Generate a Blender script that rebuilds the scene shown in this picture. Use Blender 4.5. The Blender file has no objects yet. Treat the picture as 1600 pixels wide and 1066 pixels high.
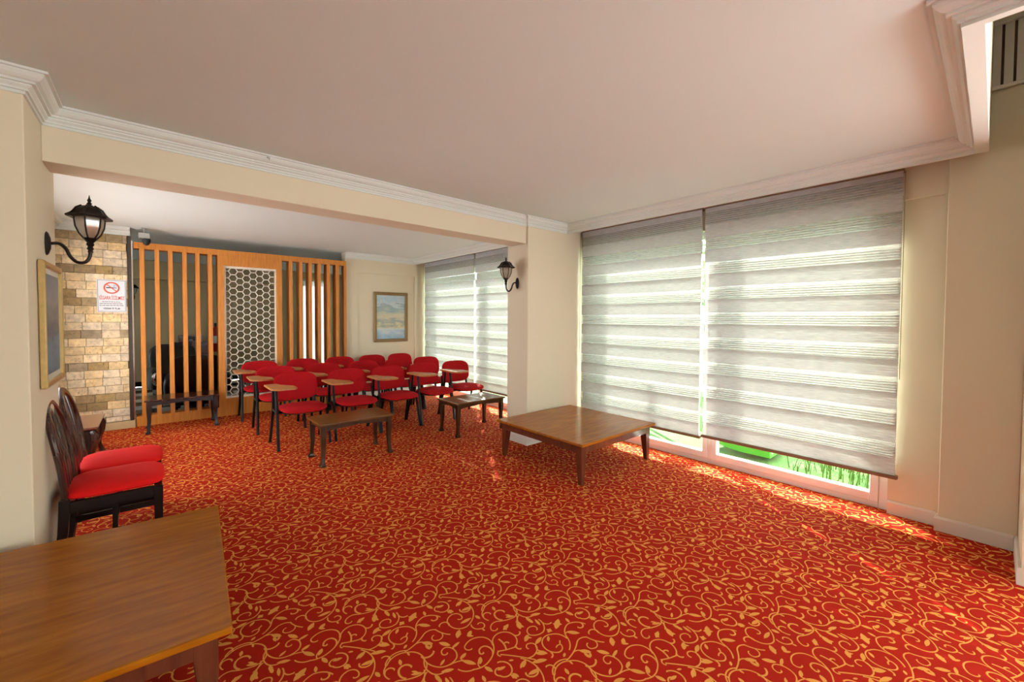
import bpy, bmesh, math, random
import numpy as np
from mathutils import Vector, Matrix
random.seed(7)
PI = math.pi
scene = bpy.context.scene
C = scene.collection

# ------------------------------------------------------------------ camera
cam_data = bpy.data.cameras.new('camera'); cam = bpy.data.objects.new('camera', cam_data); C.objects.link(cam)
yaw, pitch, roll = map(math.radians, (40.76, 1.55, 0.29))
fw = Vector((math.sin(yaw)*math.cos(pitch), math.cos(yaw)*math.cos(pitch), -math.sin(pitch)))
rt = Vector((math.cos(yaw), -math.sin(yaw), 0)); up = rt.cross(fw)
rt2 = rt*math.cos(roll) + up*math.sin(roll); up2 = up*math.cos(roll) - rt*math.sin(roll)
M = Matrix((rt2, up2, -fw)).transposed().to_4x4(); M.translation = Vector((0, 0, 1.42))
cam.matrix_world = M
cam_data.sensor_fit = 'HORIZONTAL'; cam_data.sensor_width = 36.0
cam_data.lens = 649.66*36/1600; cam_data.shift_y = -(533-514.78)/1600
cam_data.clip_start = 0.02; cam_data.clip_end = 300
scene.camera = cam

# ------------------------------------------------------------------ sky, sun, exposure
world = bpy.data.worlds.new('sky'); scene.world = world; world.use_nodes = True
bg = world.node_tree.nodes['Background']
bg.inputs[0].default_value = (0.86, 0.905, 0.98, 1); bg.inputs[1].default_value = 5.6
sun_data = bpy.data.lights.new('sun', 'SUN'); sun = bpy.data.objects.new('sun', sun_data); C.objects.link(sun)
sun_data.energy = 17.0; sun_data.angle = math.radians(0.6); sun_data.color = (1.0, 0.95, 0.86)
sun.rotation_euler = Vector((-0.458, -0.725, -0.515)).to_track_quat('-Z', 'Y').to_euler()
vs = scene.view_settings
vs.view_transform = 'Standard'; vs.look = 'None'; vs.gamma = 1.0; vs.use_curve_mapping = False
vs.exposure = 1.0
cy_ = scene.cycles
cy_.use_denoising = True; cy_.max_bounces = 8; cy_.diffuse_bounces = 3; cy_.glossy_bounces = 3; cy_.transparent_max_bounces = 12; cy_.use_adaptive_sampling = True; cy_.adaptive_threshold = 0.05; cy_.adaptive_min_samples = 16
cy_.sample_clamp_indirect = 8.0; cy_.caustics_reflective = False; cy_.caustics_refractive = False

# ------------------------------------------------------------------ geometry helpers
class MB:
    def __init__(s): s.v = []; s.f = []
    def add(s, vs_, fs):
        o = len(s.v); s.v += [tuple(p) for p in vs_]; s.f += [tuple(i+o for i in f) for f in fs]; return s
    def box(s, x0, x1, y0, y1, z0, z1):
        return s.add([(x0,y0,z0),(x1,y0,z0),(x1,y1,z0),(x0,y1,z0),(x0,y0,z1),(x1,y0,z1),(x1,y1,z1),(x0,y1,z1)],
            [(3,2,1,0),(4,5,6,7),(0,1,5,4),(1,2,6,5),(2,3,7,6),(3,0,4,7)])
    def rings(s, rings, cap=True):
        n = len(rings[0]); vs_ = [p for r in rings for p in r]; fs = []
        for i in range(len(rings)-1):
            for j in range(n):
                k = (j+1) % n
                fs.append((i*n+j, i*n+k, (i+1)*n+k, (i+1)*n+j))
        if cap:
            fs.append(tuple(range(n-1, -1, -1))); b = (len(rings)-1)*n; fs.append(tuple(range(b, b+n)))
        return s.add(vs_, fs)
    def tube(s, pts, rad, n=8, flat=1.0):
        pts = [Vector(p) for p in pts]; m = len(pts)
        if not isinstance(rad, (list, tuple)): rad = [rad]*m
        T = []
        for i in range(m):
            a = pts[max(i-1, 0)]; b = pts[min(i+1, m-1)]; T.append((b-a).normalized())
        ref = Vector((0,0,1)) if abs(T[0].z) < .9 else Vector((1,0,0))
        u = T[0].cross(ref).normalized(); rings = []
        for i in range(m):
            u = (u - T[i]*u.dot(T[i])).normalized(); w = T[i].cross(u)
            rings.append([pts[i] + (u*math.cos(2*PI*j/n) + w*math.sin(2*PI*j/n)*flat)*rad[i] for j in range(n)])
        return s.rings(rings)
    def lathe(s, prof, n=16, o=(0,0,0), ph=0):
        return s.rings([[(o[0]+r*math.cos(2*PI*j/n+ph), o[1]+r*math.sin(2*PI*j/n+ph), o[2]+z) for j in range(n)] for r, z in prof])
    def prism(s, poly, a0, a1, plane='xy'):
        m = {'xy': lambda p, a: (p[0], p[1], a), 'xz': lambda p, a: (p[0], a, p[1]), 'yz': lambda p, a: (a, p[0], p[1])}[plane]
        return s.rings([[m(p, a0) for p in poly], [m(p, a1) for p in poly]])
    def loft(s, secs):          # (cx, cy, z, half x, half y)
        return s.rings([[(x-a, y-b, z), (x+a, y-b, z), (x+a, y+b, z), (x-a, y+b, z)] for x, y, z, a, b in secs])
    def cushion(s, a, b, top, bot, e=3.5, n=36, k=7, p=2.6):
        rings = []
        def ring(sc, z):
            out = []
            for j in range(n):
                t = 2*PI*j/n; c, d = math.cos(t), math.sin(t)
                out.append((a*sc*math.copysign(abs(c)**(2/e), c), b*sc*math.copysign(abs(d)**(2/e), d), z))
            return out
        for i in range(k, 0, -1):
            q = math.sin(PI/2*i/k); rings.append(ring(max(q, .02), -bot*(1-q**p)**(1/p)) )
        rings = rings[::-1]
        for i in range(k-1, -1, -1):
            q = math.sin(PI/2*i/k); rings.append(ring(max(q, .02), top*(1-q**p)**(1/p)))
        return s.rings(rings)
    def map(s, fn): s.v = [tuple(fn(*p)) for p in s.v]; return s
    def mesh(s, name, mat, smooth=False, bevel=0, seg=1):
        me = bpy.data.meshes.new(name); me.from_pydata(s.v, [], s.f); me.validate()
        bm = bmesh.new(); bm.from_mesh(me)
        bmesh.ops.recalc_face_normals(bm, faces=bm.faces)
        if bevel:
            ed = [e for e in bm.edges if len(e.link_faces) == 2 and e.calc_face_angle(0) > .5]
            bmesh.ops.bevel(bm, geom=ed, offset=bevel, segments=seg, affect='EDGES', profile=.6, clamp_overlap=True)
        bm.to_mesh(me); bm.free()
        if mat: me.materials.append(mat)
        if smooth:
            me.shade_smooth()
            try: me.set_sharp_from_angle(angle=math.radians(40))
            except Exception: pass
        return me
    def build(s, name, mat, parent=None, smooth=False, bevel=0, seg=1, loc=(0,0,0)):
        o = bpy.data.objects.new(name, s.mesh(name, mat, smooth, bevel, seg)); C.objects.link(o)
        o.location = loc; o.parent = parent
        return o
def B(*a): return MB().box(*a)
def tag(o, label, cat, group=None, kind=None):
    o['label'] = label; o['category'] = cat
    if group: o['group'] = group
    if kind: o['kind'] = kind
    return o
def thing(name, label, cat, loc=(0,0,0), rz=0, group=None):
    o = bpy.data.objects.new(name, None); C.objects.link(o); o.empty_display_size = .1
    o.location = loc; o.rotation_euler = (0,0,rz); return tag(o, label, cat, group)
def dup(root, loc, rz, label, group=None):
    r = root.copy(); C.objects.link(r); r.location = loc; r.rotation_euler = (0,0,rz); r['label'] = label
    if group: r['group'] = group
    for ch in list(root.children):
        c = ch.copy(); C.objects.link(c); c.parent = r
        for g in list(ch.children):
            d = g.copy(); C.objects.link(d); d.parent = c
    return r
def struct(name, mb, mat, parent=None, **k):
    o = mb.build(name, mat, parent, **k); o['kind'] = 'structure'; return o
def arc(cx, cy, r, a0, a1, n): return [(cx+r*math.cos(a0+(a1-a0)*i/n), cy+r*math.sin(a0+(a1-a0)*i/n)) for i in range(n+1)]
def sweep(profile, path):       # profile (out, z) closed loop; the room lies to the right of the path
    n = len(path); nr = []
    for i in range(n-1):
        d = Vector((path[i+1][0]-path[i][0], path[i+1][1]-path[i][1])).normalized(); nr.append(Vector((d.y, -d.x)))
    rings = []
    for i, p in enumerate(path):
        if i == 0: m = nr[0]
        elif i == n-1: m = nr[-1]
        else: m = (nr[i-1]+nr[i])/(1+nr[i-1].dot(nr[i]))
        rings.append([(p[0]+m.x*o, p[1]+m.y*o, z) for o, z in profile])
    return MB().rings(rings)

# ------------------------------------------------------------------ material helpers
def mat_new(name):
    m = bpy.data.materials.new(name); m.use_nodes = True; nt = m.node_tree
    return m, nt, nt.nodes['Principled BSDF'], nt.nodes['Material Output']
def N(nt, t, **k):
    n = nt.nodes.new(t)
    for a, b in k.items(): setattr(n, a, b)
    return n
def setin(b, **k):
    for a, v in k.items(): b.inputs[a.replace('_', ' ')].default_value = v
def col(c): return (c[0], c[1], c[2], 1)
def plain(name, c, rough=.5, metal=0, var=.06, scale=8, bump=0, bscale=200, coat=0, spec=.5, sheen=0):
    m, nt, b, out = mat_new(name)
    tc = N(nt, 'ShaderNodeTexCoord'); nz = N(nt, 'ShaderNodeTexNoise'); nz.inputs['Scale'].default_value = scale; nz.inputs['Detail'].default_value = 4
    nt.links.new(tc.outputs['Object'], nz.inputs['Vector'])
    mx = N(nt, 'ShaderNodeMix', data_type='RGBA')
    mx.inputs[6].default_value = col([max(0, x*(1-var)) for x in c]); mx.inputs[7].default_value = col([min(1, x*(1+var)) for x in c])
    nt.links.new(nz.outputs['Fac'], mx.inputs[0]); nt.links.new(mx.outputs[2], b.inputs['Base Color'])
    setin(b, Roughness=rough, Metallic=metal, Coat_Weight=coat, Specular_IOR_Level=spec, Sheen_Weight=sheen)
    if coat: b.inputs['Coat Roughness'].default_value = .08
    if bump:
        n2 = N(nt, 'ShaderNodeTexNoise'); n2.inputs['Scale'].default_value = bscale
        nt.links.new(tc.outputs['Object'], n2.inputs['Vector'])
        bp = N(nt, 'ShaderNodeBump'); bp.inputs['Strength'].default_value = bump; bp.inputs['Distance'].default_value = .004
        nt.links.new(n2.outputs['Fac'], bp.inputs['Height']); nt.links.new(bp.outputs[0], b.inputs['Normal'])
    return m
def wood(name, c0, c1, stretch=(1,12,12), scale=3, rough=.3, coat=0, bump=.05, reed=None, spec=.5):
    m, nt, b, out = mat_new(name)
    tc = N(nt, 'ShaderNodeTexCoord'); mp = N(nt, 'ShaderNodeMapping'); mp.inputs['Scale'].default_value = stretch
    nt.links.new(tc.outputs['Object'], mp.inputs['Vector'])
    nz = N(nt, 'ShaderNodeTexNoise'); nz.inputs['Scale'].default_value = scale; nz.inputs['Detail'].default_value = 8; nz.inputs['Distortion'].default_value = .6
    nt.links.new(mp.outputs[0], nz.inputs['Vector'])
    rp = N(nt, 'ShaderNodeValToRGB'); rp.color_ramp.elements[0].position = .3; rp.color_ramp.elements[1].position = .7
    rp.color_ramp.elements[0].color = col(c0); rp.color_ramp.elements[1].color = col(c1)
    nt.links.new(nz.outputs['Fac'], rp.inputs[0]); nt.links.new(rp.outputs[0], b.inputs['Base Color'])
    setin(b, Roughness=rough, Coat_Weight=coat, Specular_IOR_Level=spec)
    if coat: b.inputs['Coat Roughness'].default_value = .12
    h = nz.outputs['Fac']
    bp = N(nt, 'ShaderNodeBump'); bp.inputs['Strength'].default_value = bump; bp.inputs['Distance'].default_value = .002
    if reed:
        wv = N(nt, 'ShaderNodeTexWave', bands_direction='X'); wv.inputs['Scale'].default_value = reed
        nt.links.new(tc.outputs['Object'], wv.inputs['Vector']); h = wv.outputs['Fac']; bp.inputs['Strength'].default_value = .8
    nt.links.new(h, bp.inputs['Height']); nt.links.new(bp.outputs[0], b.inputs['Normal'])
    return m

M_wall = plain('warm_beige_paint', (.84,.74,.54), .75, var=.03, scale=1.5, bump=.03, bscale=60)
M_ceil = plain('ceiling_paint', (.80,.87,.83), .8, var=.02, scale=1.2)
M_white = plain('cornice_white', (.82,.85,.79), .6, var=.02)
M_skirt = plain('skirting_cream', (.82,.74,.64), .4, var=.03)
M_pvc = plain('white_window_profile', (.86,.86,.85), .25, var=.01)
M_wood = wood('orange_wood_veneer', (.62,.20,.022), (.78,.30,.04), (14,14,1), 4, .45, .0)
M_reed = wood('reeded_orange_wood', (.62,.20,.022), (.78,.30,.04), (14,14,1), 4, .45, .0, reed=22)
M_table = wood('polished_brown_table_wood', (.32,.090,.003), (.50,.165,.008), (2,14,14), 2.2, .2, .0, .02, spec=.16)
M_tabled = wood('dark_red_brown_wood', (.10,.024,.012), (.17,.045,.02), (10,10,1.5), 3, .25, .4, .02)
M_side = wood('walnut_side_table', (.11,.036,.004), (.21,.078,.010), (2,14,14), 2.5, .28, .0, .03, spec=.3)
M_sidel = wood('dark_walnut_legs', (.045,.016,.005), (.085,.032,.010), (10,10,2), 3, .3, .0, .02, spec=.3)
M_dark = wood('dark_mahogany', (.028,.009,.007), (.06,.018,.012), (10,10,2), 3, .22, .5, .02)
M_ebony = plain('near_black_wood', (.015,.010,.009), .3, var=.2)
M_tablet = wood('orange_brown_tablet_laminate', (.42,.15,.035), (.58,.23,.06), (12,2,2), 3, .35, .0, .02)
M_redfab = plain('red_upholstery', (.47,.008,.012), .85, var=.12, scale=30, bump=.15, bscale=400, spec=.15)
M_redvel = plain('bright_red_velvet', (.84,.009,.008), .8, var=.06, scale=12, spec=.2)
M_blackmet = plain('black_painted_tube', (.011,.011,.012), .42, var=.1, spec=.25)
M_blackpl = plain('black_plastic', (.02,.02,.02), .45, var=.1)
M_iron = plain('dark_cast_iron', (.028,.022,.018), .42, metal=.5, var=.25, scale=40, bump=.2, bscale=120)
M_chrome = plain('chrome', (.75,.75,.75), .15, metal=1, var=.02)
M_bronze = plain('dark_bronze_profile', (.07,.055,.04), .35, metal=.7, var=.1)
M_leather = plain('black_leather', (.016,.016,.018), .3, var=.1, bump=.1, bscale=150)
M_hex = plain('cream_lattice', (.93,.87,.72), .5, var=.02)
M_gold = plain('antique_gold_frame', (.27,.17,.07), .42, metal=.5, var=.35, scale=60, bump=.4, bscale=90)
M_goldb = plain('bright_gold_frame', (.66,.48,.20), .3, metal=.6, var=.2, scale=30)
M_grey = plain('grey_plastic', (.45,.44,.41), .5)
M_extred = plain('extinguisher_red', (.45,.015,.012), .3)
M_lawn = plain('lawn', (.09,.20,.04), .9, var=.5, scale=6)
M_grass = plain('grass_blades', (.07,.17,.025), .6, var=.5, scale=3)
M_slide = plain('green_plastic', (.10,.42,.05), .35, var=.05)
M_paving = plain('pale_paving', (.70,.66,.58), .8, var=.1, scale=5)
M_leaf = plain('tree_leaves', (.12,.26,.03), .6, var=.5, scale=1.5)
M_bark = plain('bark', (.14,.09,.06), .9, var=.3)

def m_stone(name, c, dark):
    m, nt, b, out = mat_new(name)
    tc = N(nt, 'ShaderNodeTexCoord'); geo = N(nt, 'ShaderNodeNewGeometry'); oi = N(nt, 'ShaderNodeObjectInfo')
    nz = N(nt, 'ShaderNodeTexNoise'); nz.inputs['Scale'].default_value = 22; nz.inputs['Detail'].default_value = 6
    nt.links.new(geo.outputs['Position'], nz.inputs['Vector'])
    vo = N(nt, 'ShaderNodeTexNoise'); vo.inputs['Scale'].default_value = 60; vo.inputs['Detail'].default_value = 3
    nt.links.new(geo.outputs['Position'], vo.inputs['Vector'])
    r1 = N(nt, 'ShaderNodeValToRGB'); e = r1.color_ramp.elements
    e[0].color = col([x*.72 for x in c]); e[1].color = col([min(1, x*1.18) for x in c]); e[0].position = .3; e[1].position = .7
    nt.links.new(nz.outputs['Fac'], r1.inputs[0])
    hs = N(nt, 'ShaderNodeHueSaturation')
    ma = N(nt, 'ShaderNodeMapRange'); ma.inputs[3].default_value = .84; ma.inputs[4].default_value = 1.12
    nt.links.new(oi.outputs['Random'], ma.inputs[0]); nt.links.new(ma.outputs[0], hs.inputs['Value'])
    mb_ = N(nt, 'ShaderNodeMath', operation='MULTIPLY_ADD'); mb_.inputs[1].default_value = .45; mb_.inputs[2].default_value = .85
    wn = N(nt, 'ShaderNodeTexWhiteNoise', noise_dimensions='1D'); nt.links.new(oi.outputs['Random'], wn.inputs['W'])
    nt.links.new(wn.outputs['Value'], mb_.inputs[0]); nt.links.new(mb_.outputs[0], hs.inputs['Saturation'])
    nt.links.new(r1.outputs[0], hs.inputs['Color'])
    r2 = N(nt, 'ShaderNodeValToRGB'); r2.color_ramp.elements[0].position = .33; r2.color_ramp.elements[1].position = .38
    nt.links.new(vo.outputs['Fac'], r2.inputs[0])
    mx = N(nt, 'ShaderNodeMix', data_type='RGBA', blend_type='MULTIPLY'); mx.inputs[0].default_value = dark
    nt.links.new(hs.outputs[0], mx.inputs[6]); nt.links.new(r2.outputs[0], mx.inputs[7]); nt.links.new(mx.outputs[2], b.inputs['Base Color'])
    bp = N(nt, 'ShaderNodeBump'); bp.inputs['Strength'].default_value = .5; bp.inputs['Distance'].default_value = .004
    nt.links.new(r2.outputs[0], bp.inputs['Height']); nt.links.new(bp.outputs[0], b.inputs['Normal'])
    setin(b, Roughness=.85)
    return m
M_stone = m_stone('travertine_light', (.88,.67,.43), .42)
M_stoned = m_stone('travertine_dark', (.44,.32,.18), .55)
M_lobby = plain('lobby_ochre_paint', (.70,.55,.30), .75, var=.03, scale=1.5)
M_grout = plain('stone_grout', (.40,.30,.19), .9)
M_trav = plain('travertine_skirting', (.62,.45,.22), .5, var=.15, scale=10)

def m_glass(name, tint=(.95,1,.97), gloss=.07):
    m, nt, b, out = mat_new(name)
    nt.nodes.remove(b); tr = N(nt, 'ShaderNodeBsdfTransparent'); gl = N(nt, 'ShaderNodeBsdfGlossy'); gl.inputs['Roughness'].default_value = .02
    tr.inputs[0].default_value = col(tint); mx = N(nt, 'ShaderNodeMixShader'); mx.inputs[0].default_value = gloss
    nt.links.new(tr.outputs[0], mx.inputs[1]); nt.links.new(gl.outputs[0], mx.inputs[2]); nt.links.new(mx.outputs[0], out.inputs[0]); return m
M_pane = m_glass('window_glass')
def m_lampglass():
    m, nt, b, out = mat_new('ribbed_lamp_glass'); nt.nodes.remove(b)
    tr = N(nt, 'ShaderNodeBsdfTransparent'); tl = N(nt, 'ShaderNodeBsdfTranslucent'); gl = N(nt, 'ShaderNodeBsdfGlossy'); gl.inputs['Roughness'].default_value = .15
    tl.inputs[0].default_value = (.9,.85,.75,1); tr.inputs[0].default_value = (.95,.92,.85,1)
    a = N(nt, 'ShaderNodeMixShader'); a.inputs[0].default_value = .5; c = N(nt, 'ShaderNodeMixShader'); c.inputs[0].default_value = .2
    nt.links.new(tr.outputs[0], a.inputs[1]); nt.links.new(tl.outputs[0], a.inputs[2]); nt.links.new(a.outputs[0], c.inputs[1]); nt.links.new(gl.outputs[0], c.inputs[2])
    nt.links.new(c.outputs[0], out.inputs[0]); return m
M_lglass = m_lampglass()
def m_fabric(name, c, trans, lines, tlu):      # woven blind: diffuse + translucent + see-through between the threads
    m, nt, b, out = mat_new(name); nt.nodes.remove(b)
    geo = N(nt, 'ShaderNodeNewGeometry'); sx = N(nt, 'ShaderNodeSeparateXYZ'); nt.links.new(geo.outputs['Position'], sx.inputs[0])
    df = N(nt, 'ShaderNodeBsdfDiffuse'); tl = N(nt, 'ShaderNodeBsdfTranslucent'); tr = N(nt, 'ShaderNodeBsdfTransparent')
    nz = N(nt, 'ShaderNodeTexNoise'); nz.inputs['Scale'].default_value = 1.0; nz.inputs['Detail'].default_value = 5
    mp = N(nt, 'ShaderNodeMapping'); mp.inputs['Scale'].default_value = (1, 14, 260); nt.links.new(geo.outputs['Position'], mp.inputs[0]); nt.links.new(mp.outputs[0], nz.inputs[0])
    rp = N(nt, 'ShaderNodeValToRGB'); e = rp.color_ramp.elements; e[0].color = col([x*.80 for x in c]); e[1].color = col(c); e[0].position = .35; e[1].position = .6
    nt.links.new(nz.outputs['Fac'], rp.inputs[0]); nt.links.new(rp.outputs[0], df.inputs[0]); nt.links.new(rp.outputs[0], tl.inputs[0])
    a = N(nt, 'ShaderNodeMixShader'); a.inputs[0].default_value = tlu
    nt.links.new(df.outputs[0], a.inputs[1]); nt.links.new(tl.outputs[0], a.inputs[2])
    f_ = N(nt, 'ShaderNodeMixShader'); nt.links.new(a.outputs[0], f_.inputs[1]); nt.links.new(tr.outputs[0], f_.inputs[2])
    if lines:
        ml = N(nt, 'ShaderNodeMath', operation='MULTIPLY'); ml.inputs[1].default_value = 1/.019; nt.links.new(sx.outputs['Z'], ml.inputs[0])
        fr = N(nt, 'ShaderNodeMath', operation='FRACT'); nt.links.new(ml.outputs[0], fr.inputs[0])
        gt = N(nt, 'ShaderNodeMath', operation='GREATER_THAN'); gt.inputs[1].default_value = .26; nt.links.new(fr.outputs[0], gt.inputs[0])
        mu = N(nt, 'ShaderNodeMath', operation='MULTIPLY'); mu.inputs[1].default_value = trans; nt.links.new(gt.outputs[0], mu.inputs[0]); nt.links.new(mu.outputs[0], f_.inputs[0])
    else: f_.inputs[0].default_value = trans
    nt.links.new(f_.outputs[0], out.inputs[0]); return m
M_band = m_fabric('blind_solid_weave', (.88,.88,.87), .02, False, .36)
M_sheer = m_fabric('blind_sheer_weave', (.82,.80,.74), .70, True, .5)
M_fillsheer = m_fabric('sheer_fill_curtain', (.92,.92,.91), .55, False, .85)  # thin cloth of the added curtains that spread fill light
M_filldense = m_fabric('dense_fill_curtain', (.90,.90,.89), .0, False, .85)  # thicker cloth, also only for the added fill-light curtains
M_bar = plain('blind_bottom_bar_bronze', (.30,.20,.12), .35, metal=.3)
ARCS=[[0.2546,0.1955,0.2622,0.1313,0.0647,0.0589,0.0028],[0.3574,0.1874,0.288,0.3933,0.2172,0.0591,0.0028],[0.4344,0.2174,0.4293,0.1736,0.0441,0.0341,0.0028],[0.4745,0.1678,0.5905,0.2258,0.1297,0.0413,0.0028],[0.4595,0.1424,0.4486,0.1643,0.0244,0.0254,0.0025],[0.4228,0.1636,0.4405,0.1611,0.0179,0.0236,0.0025],[0.339,0.1329,0.2736,0.1036,0.0718,0.0537,0.0028],[0.3272,0.0439,0.2954,0.0782,0.0468,0.0426,0.0028],[0.2523,0.0425,0.3155,0.1906,0.161,0.0436,0.0028],[0.1876,0.0633,0.2015,0.0291,0.0368,0.0338,0.0028],[0.175,0.023,0.1813,0.0371,0.0154,0.0189,0.0028],[0.23,0.0806,0.2712,0.0821,0.0412,0.0316,0.0042],[0.2702,0.1137,0.2585,0.0897,0.0267,0.0314,0.0042],[0.2542,0.1827,0.2623,0.1155,0.0677,0.0474,0.0028],[0.1874,0.133,0.2354,0.1172,0.0505,0.042,0.0028],[0.2108,0.1413,0.2068,0.1223,0.0194,0.0275,0.0031],[0.2337,0.2009,0.2168,0.1901,0.0201,0.0256,0.0031],[0.3468,0.0506,0.4369,0.0835,0.0959,0.0503,0.0028],[0.411,0.473,0.4136,0.5386,0.0656,0.043,0.0028],[0.465,0.0422,0.4141,0.0452,0.051,0.0384,0.0028],[0.4315,0.0856,0.4359,0.0635,0.0226,0.0249,0.0028],[0.4189,0.0535,0.426,0.0643,0.0129,0.0166,0.0028],[0.4373,0.4666,0.4077,0.3755,0.0957,0.0266,0.0025],[0.326,0.0491,0.4024,0.0393,0.077,0.0393,0.0028],[0.3476,0.4633,0.3721,0.4993,0.0436,0.0319,0.0028],[0.3038,0.017,0.2532,0.0578,0.065,0.0294,0.0025],[0.4413,0.4028,0.4811,0.4494,0.0613,0.0351,0.0028],[0.0173,0.377,0.0238,0.4574,0.0806,0.0413,0.0028],[0.0971,0.4087,0.0196,0.4885,0.1113,0.0536,0.0028],[0.1485,0.4717,0.1699,0.4228,0.0533,0.0347,0.0028],[0.2104,0.4564,0.1674,0.421,0.0557,0.0369,0.0028],[0.2117,0.388,0.1709,0.4206,0.0523,0.0397,0.0028],[0.1482,0.3796,0.249,0.6215,0.262,0.043,0.0028],[0.1018,0.3878,0.1139,0.3812,0.0137,0.0187,0.0028],[0.1219,0.0036,0.0695,-0.0082,0.0537,0.0411,0.0028],[0.0638,0.0499,0.0593,-0.0158,0.0659,0.0413,0.0028],[0.0144,0.0181,0.0319,0.0236,0.0183,0.0261,0.0028],[0.098,0.4278,0.058,0.4285,0.04,0.0305,0.0034],[0.0658,0.4603,0.0719,0.4368,0.0243,0.0236,0.0034],[0.0499,0.4318,0.0559,0.4388,0.0092,0.0134,0.0034],[0.1565,0.4125,0.0636,0.4302,0.0946,0.0363,0.0036],[0.1701,0.4135,0.1642,0.4021,0.0129,0.0147,0.0034],[0.2409,0.4098,0.2403,0.4273,0.0175,0.0208,0.0034],[0.1856,0.3582,0.2023,0.3603,0.0169,0.0194,0.0034],[0.1593,0.3222,-0.4856,-0.2037,0.8321,0.0752,0.0028],[0.2219,0.2847,0.2094,0.338,0.0547,0.0392,0.0028],[0.2575,0.3265,0.2336,0.3202,0.0246,0.0228,0.0028],[0.2238,0.3409,0.2348,0.3289,0.0163,0.0198,0.0028],[0.184,0.2453,0.0677,0.2396,0.1164,0.0674,0.0028],[0.1376,0.1472,0.0685,0.2406,0.1162,0.0535,0.0028],[0.053,0.1418,0.0903,0.1813,0.0543,0.0447,0.0028],[0.0445,0.218,0.0811,0.1901,0.046,0.0397,0.0028],[0.1055,0.2231,0.0797,0.2039,0.0322,0.0315,0.0028],[0.098,0.184,0.098,0.1964,0.0125,0.0154,0.0028],[0.1627,0.2085,0.1535,0.2349,0.0279,0.0292,0.0034],[0.1259,0.2274,0.1452,0.2307,0.0196,0.0169,0.0034],[0.1035,0.3281,0.0649,0.3143,0.041,0.04,0.0031],[0.0675,0.2762,0.0719,0.3071,0.0312,0.0346,0.0031],[0.0386,0.3253,0.0536,0.3133,0.0192,0.0281,0.0031],[0.0272,0.2166,0.0152,0.1971,0.0229,0.0339,0.0031],[0.1112,0.0964,0.1433,0.1071,0.0338,0.029,0.0028],[0.1554,0.0759,0.1428,0.0905,0.0193,0.026,0.0028],[0.1495,0.1081,0.1469,0.0948,0.0136,0.0124,0.0028],[0.3797,0.2293,0.3132,0.2835,0.0858,0.039,0.0028],[0.4206,0.2962,0.4642,0.2396,0.0715,0.0457,0.0028],[0.0072,0.2939,-0.0431,0.2346,0.0777,0.043,0.0028],[0.3815,0.2927,0.3293,0.2614,0.0609,0.039,0.0028],[0.3116,0.3242,0.3255,0.2774,0.0488,0.0448,0.0028],[0.28,0.2564,0.3327,0.2758,0.0561,0.0407,0.0028],[0.3303,0.2286,0.3161,0.2527,0.028,0.0264,0.0028],[0.3302,0.2553,0.3294,0.2324,0.0229,0.0157,0.0028],[0.006,0.2548,0.004,0.2708,0.0161,0.0234,0.0036],[0.2763,0.233,0.2632,0.2442,0.0172,0.0161,0.0034],[0.3689,0.3801,0.3099,0.4109,0.0666,0.0421,0.0028],[0.306,0.3546,0.3275,0.408,0.0576,0.0373,0.0028],[0.2892,0.4062,0.3068,0.3836,0.0286,0.0319,0.0028],[0.3323,0.394,0.3151,0.3924,0.0173,0.02,0.0028],[0.3848,0.3732,0.4026,0.3943,0.0276,0.024,0.0031],[0.3649,0.0875,0.3688,0.1191,0.0318,0.0341,0.0039],[0.3772,0.1795,0.3563,0.1495,0.0365,0.0245,0.0028],[0.4803,0.0707,0.492,0.0423,0.0308,0.0238,0.0025],[0.3503,0.261,2.4717,-1.8604,3.0,0.0103,0.0031],[0.4609,0.4701,0.4711,0.4649,0.0114,0.0147,0.0025],[0.011,0.4027,0.0339,0.3862,0.0282,0.0223,0.0025],[0.4262,0.2781,0.417,0.2591,0.0211,0.017,0.0025],[0.261,0.3213,0.2893,0.2912,0.0413,0.026,0.0025],[0.2485,0.2876,0.2742,0.2976,0.0276,0.0155,0.0025],[0.3015,0.0127,0.3457,-0.0273,0.0596,0.0243,0.0028]]
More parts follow.
